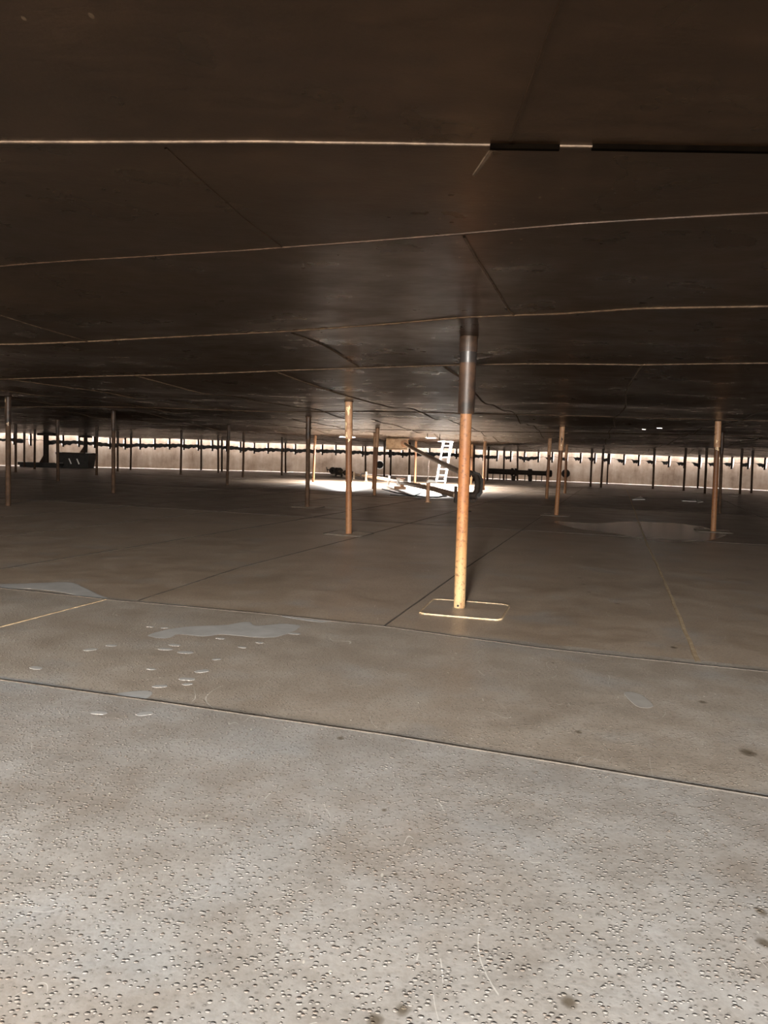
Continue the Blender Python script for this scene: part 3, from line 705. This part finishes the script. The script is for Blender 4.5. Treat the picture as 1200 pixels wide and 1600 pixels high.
# ------------------------------------------------------------------ wall manholes
def manhole(px, z, r, lb, dark_ring=False):
    d = Vector(px); s_ = None
    t = math.atan2((d.y-CY)/B_, (d.x-CX)/A_); x, y = ell(t, .0); nx, ny_ = nrm(t)
    g = thing('wall_manhole', lb, 'manhole', (x, y, z), math.atan2(ny_, nx)-PI/2)
    m = MB(); m.ring((0, -.03, 0), (0, 1, 0), r, r+.06, .10, 36); m.build('neck_ring', M['dark_steel'] if dark_ring else M['white'], g)  # white ring colour stands in for light catching the rim
    m = MB(); m.tube([(0, -.012, 0), (0, -.02, 0)], r+.003, 36); m.build('opening_plate', M['void'], g)
    return g
manhole((-.40, 52.6), .70, .25, 'round dark manhole with a rim painted bright in the far wall by the rusty leg')
manhole((12.0, 51.2), .55, .22, 'round manhole with a dark ring in the right part of the far wall', True)

# ------------------------------------------------------------------ dark column on skid and dark hopper, left of the far wall
c1 = thing('steel_column', 'dark round column with a square head on a low wide skid base, far left wall', 'column', (-20.0, 45.3, 0))
zt = dz(-20.0, 45.3)
MB().tube([(0, 0, .2), (0, 0, zt)], .15, 18).build('column_shaft', M['dark_steel'], c1)
m = MB(); m.box((.05, 0, zt-.09), (.92, .6, .14)); m.build('head_plate', M['dark_steel'], c1)
m = MB(); m.box((-.3, 0, .20), (2.35, .9, .16)); m.box((-.3, -.3, .06), (2.2, .1, .12)); m.box((-.3, .3, .06), (2.2, .1, .12)); m.build('skid_base', M['black'], c1)
m = MB(); m.prism([(-.13, .25), (-.42, .25), (-.13, .75)], (0, 0, 0), (1, 0, 0), (0, 0, 1), .03); m.build('gusset', M['leg_brown'], c1)
for sx in (-1.42, .82):
    m = MB(); m.box((sx, -.1, .285), (.26, .5, .02)); m.build('highlight_plate', M['white'], c1)  # white plates paint the highlights at the skid's ends
c2 = thing('hopper', 'dark sloping sided hopper box with two pale slanted handles at the left wall', 'hopper', (-18.65, 46.4, 0))
m = MB(); zz_ = .86
v = [(-.83, -.5, 0), (.86, -.5, 0), (.86, .5, 0), (-.83, .5, 0), (-1.0, -.6, zz_), (.98, -.6, zz_), (.98, .6, zz_), (-1.0, .6, zz_)]
m.add(v, [(3, 2, 1, 0), (4, 5, 6, 7), (0, 1, 5, 4), (1, 2, 6, 5), (2, 3, 7, 6), (3, 0, 4, 7)]); m.build('hopper_body', M['black'], c2)
m = MB(); m.box((0, 0, zz_+.02), (2.02, 1.24, .06)); m.build('top_plate', M['dark_steel'], c2)
for sx in (-.9, .93):
    m = MB(); m.box((sx, -.45, zz_+.06), (.26, .4, .03)); m.build('highlight_plate', M['white'], c2)
for sx in (-.15, .32):
    m = MB(); m.tube([(sx-.06, -.60, .56), (sx+.06, -.56, .24)], .035, 8); m.build('handle', M['white'], c2)
c3 = thing('steel_column', 'dark round column standing on the dark hopper box by the left wall', 'column', (-18.1, 46.4, zz_+.05))
zt = dz(-18.1, 46.4)-zz_-.05
MB().tube([(0, 0, 0), (0, 0, zt)], .11, 18).build('column_shaft', M['dark_steel'], c3)
m = MB(); m.box((.0, 0, zt-.06), (.62, .5, .1)); m.build('head_plate', M['dark_steel'], c3)
m = MB(); m.prism([(-.1, .01), (-.36, .01), (-.1, .42)], (0, 0, 0), (1, 0, 0), (0, 0, 1), .03); m.build('gusset', M['leg_brown'], c3)

# ------------------------------------------------------------------ puddles, residue, painted glints
def blob(name, pts, mat, lb, cat, z=.0009, sub=True, group=None):
    P_ = [Vector(p) for p in pts]; c = sum(P_, Vector((0, 0)))/len(P_)
    if sub:                                  # smooth closed outline with a little raggedness
        Q = []
        for i in range(len(P_)):
            a, b, d, e = P_[i-1], P_[i], P_[(i+1) % len(P_)], P_[(i+2) % len(P_)]
            for k in range(5):
                u = k/5; q = .5*((2*b)+(d-a)*u+(2*a-5*b+4*d-e)*u*u+(3*b-a-3*d+e)*u**3)
                Q.append(q+(q-c)*random.uniform(-.02, .02))
        P_ = Q
    nn = len(P_); k_ = 1.0 if z > .01 else 1.035; v = [(p.x-c.x, p.y-c.y, z) for p in P_]+[((p.x-c.x)*k_, (p.y-c.y)*k_, 0) for p in P_]
    bm = bmesh.new(); vs = [bm.verts.new(q) for q in v]
    f = bm.faces.new(vs[:nn])
    for i in range(nn): bm.faces.new((vs[i], vs[nn+i], vs[nn+(i+1) % nn], vs[(i+1) % nn]))
    bmesh.ops.recalc_face_normals(bm, faces=bm.faces); bmesh.ops.triangulate(bm, faces=[f])
    me = bpy.data.meshes.new(name); bm.to_mesh(me); bm.free(); me.materials.append(mat); o = bpy.data.objects.new(name, me); link(o); o.location = (c.x, c.y, 0)
    return tag(o, lb, cat, group)
blob('puddle', [(-1.731,5.705),(-1.671,5.882),(-1.502,6.041),(-1.263,6.122),(-1.108,6.265),(-1.007,6.137),(-.813,6.237),(-.67,6.187),(-.714,5.954),(-.846,5.766),(-1.096,5.794),(-1.224,5.818),(-1.329,5.74),(-1.532,5.774),(-1.583,5.644)],
     M['puddle_pale'], 'long pale grey puddle between the two floor seams, left of the nearest leg', 'puddle')
blob('puddle', [(-3.863,7.541),(-3.593,7.67),(-3.234,7.819),(-2.97,7.564),(-2.726,7.257),(-2.556,7.058),(-2.792,7.112),(-3.079,7.294),(-3.408,7.408),(-3.653,7.398)],
     M['puddle_pale'], 'pale grey puddle at the left edge where two floor seams meet', 'puddle')
blob('puddle', [(-1.504,4.303),(-1.409,4.372),(-1.315,4.37),(-1.312,4.253),(-1.404,4.278)], M['puddle_pale'], 'small pale grey puddle touching the nearest floor seam', 'puddle')
blob('puddle', [(-.852,6.532),(-.627,6.489),(-.414,6.42),(-.506,6.356),(-.646,6.41)], M['puddle_pale'], 'narrow pale puddle along the second seam, right of the long puddle', 'puddle')
blob('puddle', [(4.009,17.736),(4.848,17.549),(6.036,18.503),(7.181,18.07),(7.035,15.841),(5.89,14.322),(5.045,13.969),(4.627,15.323),(4.076,16.207)], M['puddle_wet'], 'large wet shiny puddle in front of the brown patched leg', 'puddle')
blob('puddle', [(1.526,4.661),(1.611,4.632),(1.615,4.416),(1.529,4.384),(1.51,4.499)], M['puddle_faint'], 'faint oval pale mark on the floor at the right, past the first seam', 'puddle')
blob('paint_flake_and_glint', [(9.479,29.354),(10.8,32.386),(10.082,29.692)], M['sun_glint'], 'bright triangular painted sun glint on the dark floor, leftmost of those on the right', 'glint', .02, False)  # this and the next three: pale sheets standing in for sun glints
blob('paint_flake_and_glint', [(11.471,29.631),(12.495,30.825),(11.99,29.507)], M['sun_glint'], 'thin pale painted glint on the dark floor left of the brown patched leg', 'glint', .015, False)
blob('paint_flake_and_glint', [(12.676,31.144),(12.232,29.437),(11.651,28.55)], M['sun_glint'], 'pale pointed painted glint right beside the thin glint left of the brown leg', 'glint', .02, False)
blob('paint_flake_and_glint', [(16.497,36.941),(17.043,36.99),(16.257,35.402)], M['sun_glint'], 'faint thin painted glint on the dark floor right of the brown patched leg', 'glint', .015, False)
DR = [(-1.82,5.99),(-1.7,5.97),(-1.48,5.45),(-1.51,5.33),(-1.35,5.26),(-1.1,5.11),(-1.13,4.82),(-1.18,4.64),(-1.46,4.83),(-.99,5.45),(-1.2,5.69),(-1.91,5.38),(-2.01,5.25),(-2.17,4.77),(-1.3,4.48),(-1.15,4.54),(-1.24,4.0),(-1.48,3.99),(-.89,5.6),(-.67,5.92)]
for i, (x, y) in enumerate(DR):
    r = .018+.018*random.random(); a = random.random()*3; pts = []
    for k in range(9):
        t = 2*PI*k/9; e = 1+.25*math.sin(2*t+a); pts.append((x+r*1.25*e*math.cos(t), y+r*1.1*e*math.sin(t)))
    blob('splash', pts, M['puddle_pale'], 'small pale dried splash spot near the long grey puddle', 'splash', .0009, True, 'pale splash spots on the floor')

# ------------------------------------------------------------------ light: daylight through the openings, plus fill from two added ones
def area(name, loc, direction, size, power, col, shape='DISK', size_y=None, spread=PI):
    l = bpy.data.lights.new(name, 'AREA'); l.shape = shape; l.size = size; l.energy = power; l.color = col; l.spread = spread
    if size_y: l.size_y = size_y
    o = bpy.data.objects.new(name, l); link(o); o.location = loc
    o.rotation_euler = Vector(direction).to_track_quat('-Z', 'Y').to_euler(); return o
DAY = (1., .97, .93); WARM = (1., .90, .78); COOL = (.97, .985, 1.)
area('added_doorway_fill', ((dx0+dx1)/2, dy0-.05, 1.45), (0, 1, -.34), 2.3, 2300, (1., .86, .70), 'RECTANGLE', 1.1, math.radians(74))  # warm fill lamp set in the added doorway
for (hx, hy, r), pw in zip(HOLES, (3200, 4000, 3600, 6600)):
    front = hy < 0                          # tilted fill lamp in the unseen hatch added behind the viewer
    area('hatch_daylight_and_fill', (hx, hy, dz(hx, hy)+(-.17 if front else .02)), (0, .5, -.87) if front else (0, 0, -1), 2*r-.02, pw, COOL if front else DAY, spread=math.radians(170 if front else 150))
for (hx, hy, r) in VENTS: area('daylight_vent', (hx, hy, dz(hx, hy)-.01), (0, 0, -1), 2*r-.01, 3, DAY)
NL = 66
for k in range(NL):
    s_ = PERIM*(k+.5)/NL; t = t_of(s_); x, y = ell(t, RIMGAP/2); nx, ny_ = nrm(t)
    l = bpy.data.lights.new('daylight_rim', 'AREA'); l.shape = 'RECTANGLE'; l.size = PERIM/NL; l.size_y = RIMGAP-.06; l.energy = 190; l.color = (1., .965, .96)
    o = bpy.data.objects.new('daylight_rim', l); link(o); o.location = (x, y, dz(*ell(t, RIMGAP))+.55); o.rotation_euler = (0, 0, math.atan2(ny_, nx)+PI/2)
w = bpy.data.worlds.new('sky'); S.world = w; w.use_nodes = True
bg = w.node_tree.nodes['Background']; bg.inputs[0].default_value = (.82, .9, 1., 1); bg.inputs[1].default_value = .6

# ------------------------------------------------------------------ camera
cam = bpy.data.cameras.new('camera'); cam.sensor_fit = 'VERTICAL'; cam.sensor_height = 32; cam.sensor_width = 24; cam.lens = 24
cam.clip_start = .05; cam.clip_end = 300
co = bpy.data.objects.new('camera', cam); link(co)
rho = math.atan(.033); pitch = math.atan(90*math.cos(rho)/1200)
fw = Vector((0, math.cos(pitch), -math.sin(pitch))); r0 = Vector((1, 0, 0)); u0 = r0.cross(fw)
cr = math.cos(rho)*r0+math.sin(rho)*u0; cu = -math.sin(rho)*r0+math.cos(rho)*u0
mw = Matrix((cr, cu, -fw)).transposed().to_4x4(); mw.translation = (0, 0, HC); co.matrix_world = mw
S.camera = co
S.view_settings.view_transform = 'Standard'; S.view_settings.look = 'None'; S.view_settings.gamma = 1; S.view_settings.use_curve_mapping = False
S.view_settings.exposure = 0.0
try:
    S.cycles.sample_clamp_indirect = 6; S.cycles.max_bounces = 6; S.cycles.diffuse_bounces = 4; S.cycles.glossy_bounces = 4
    S.cycles.caustics_reflective = False; S.cycles.caustics_refractive = False
except Exception: pass
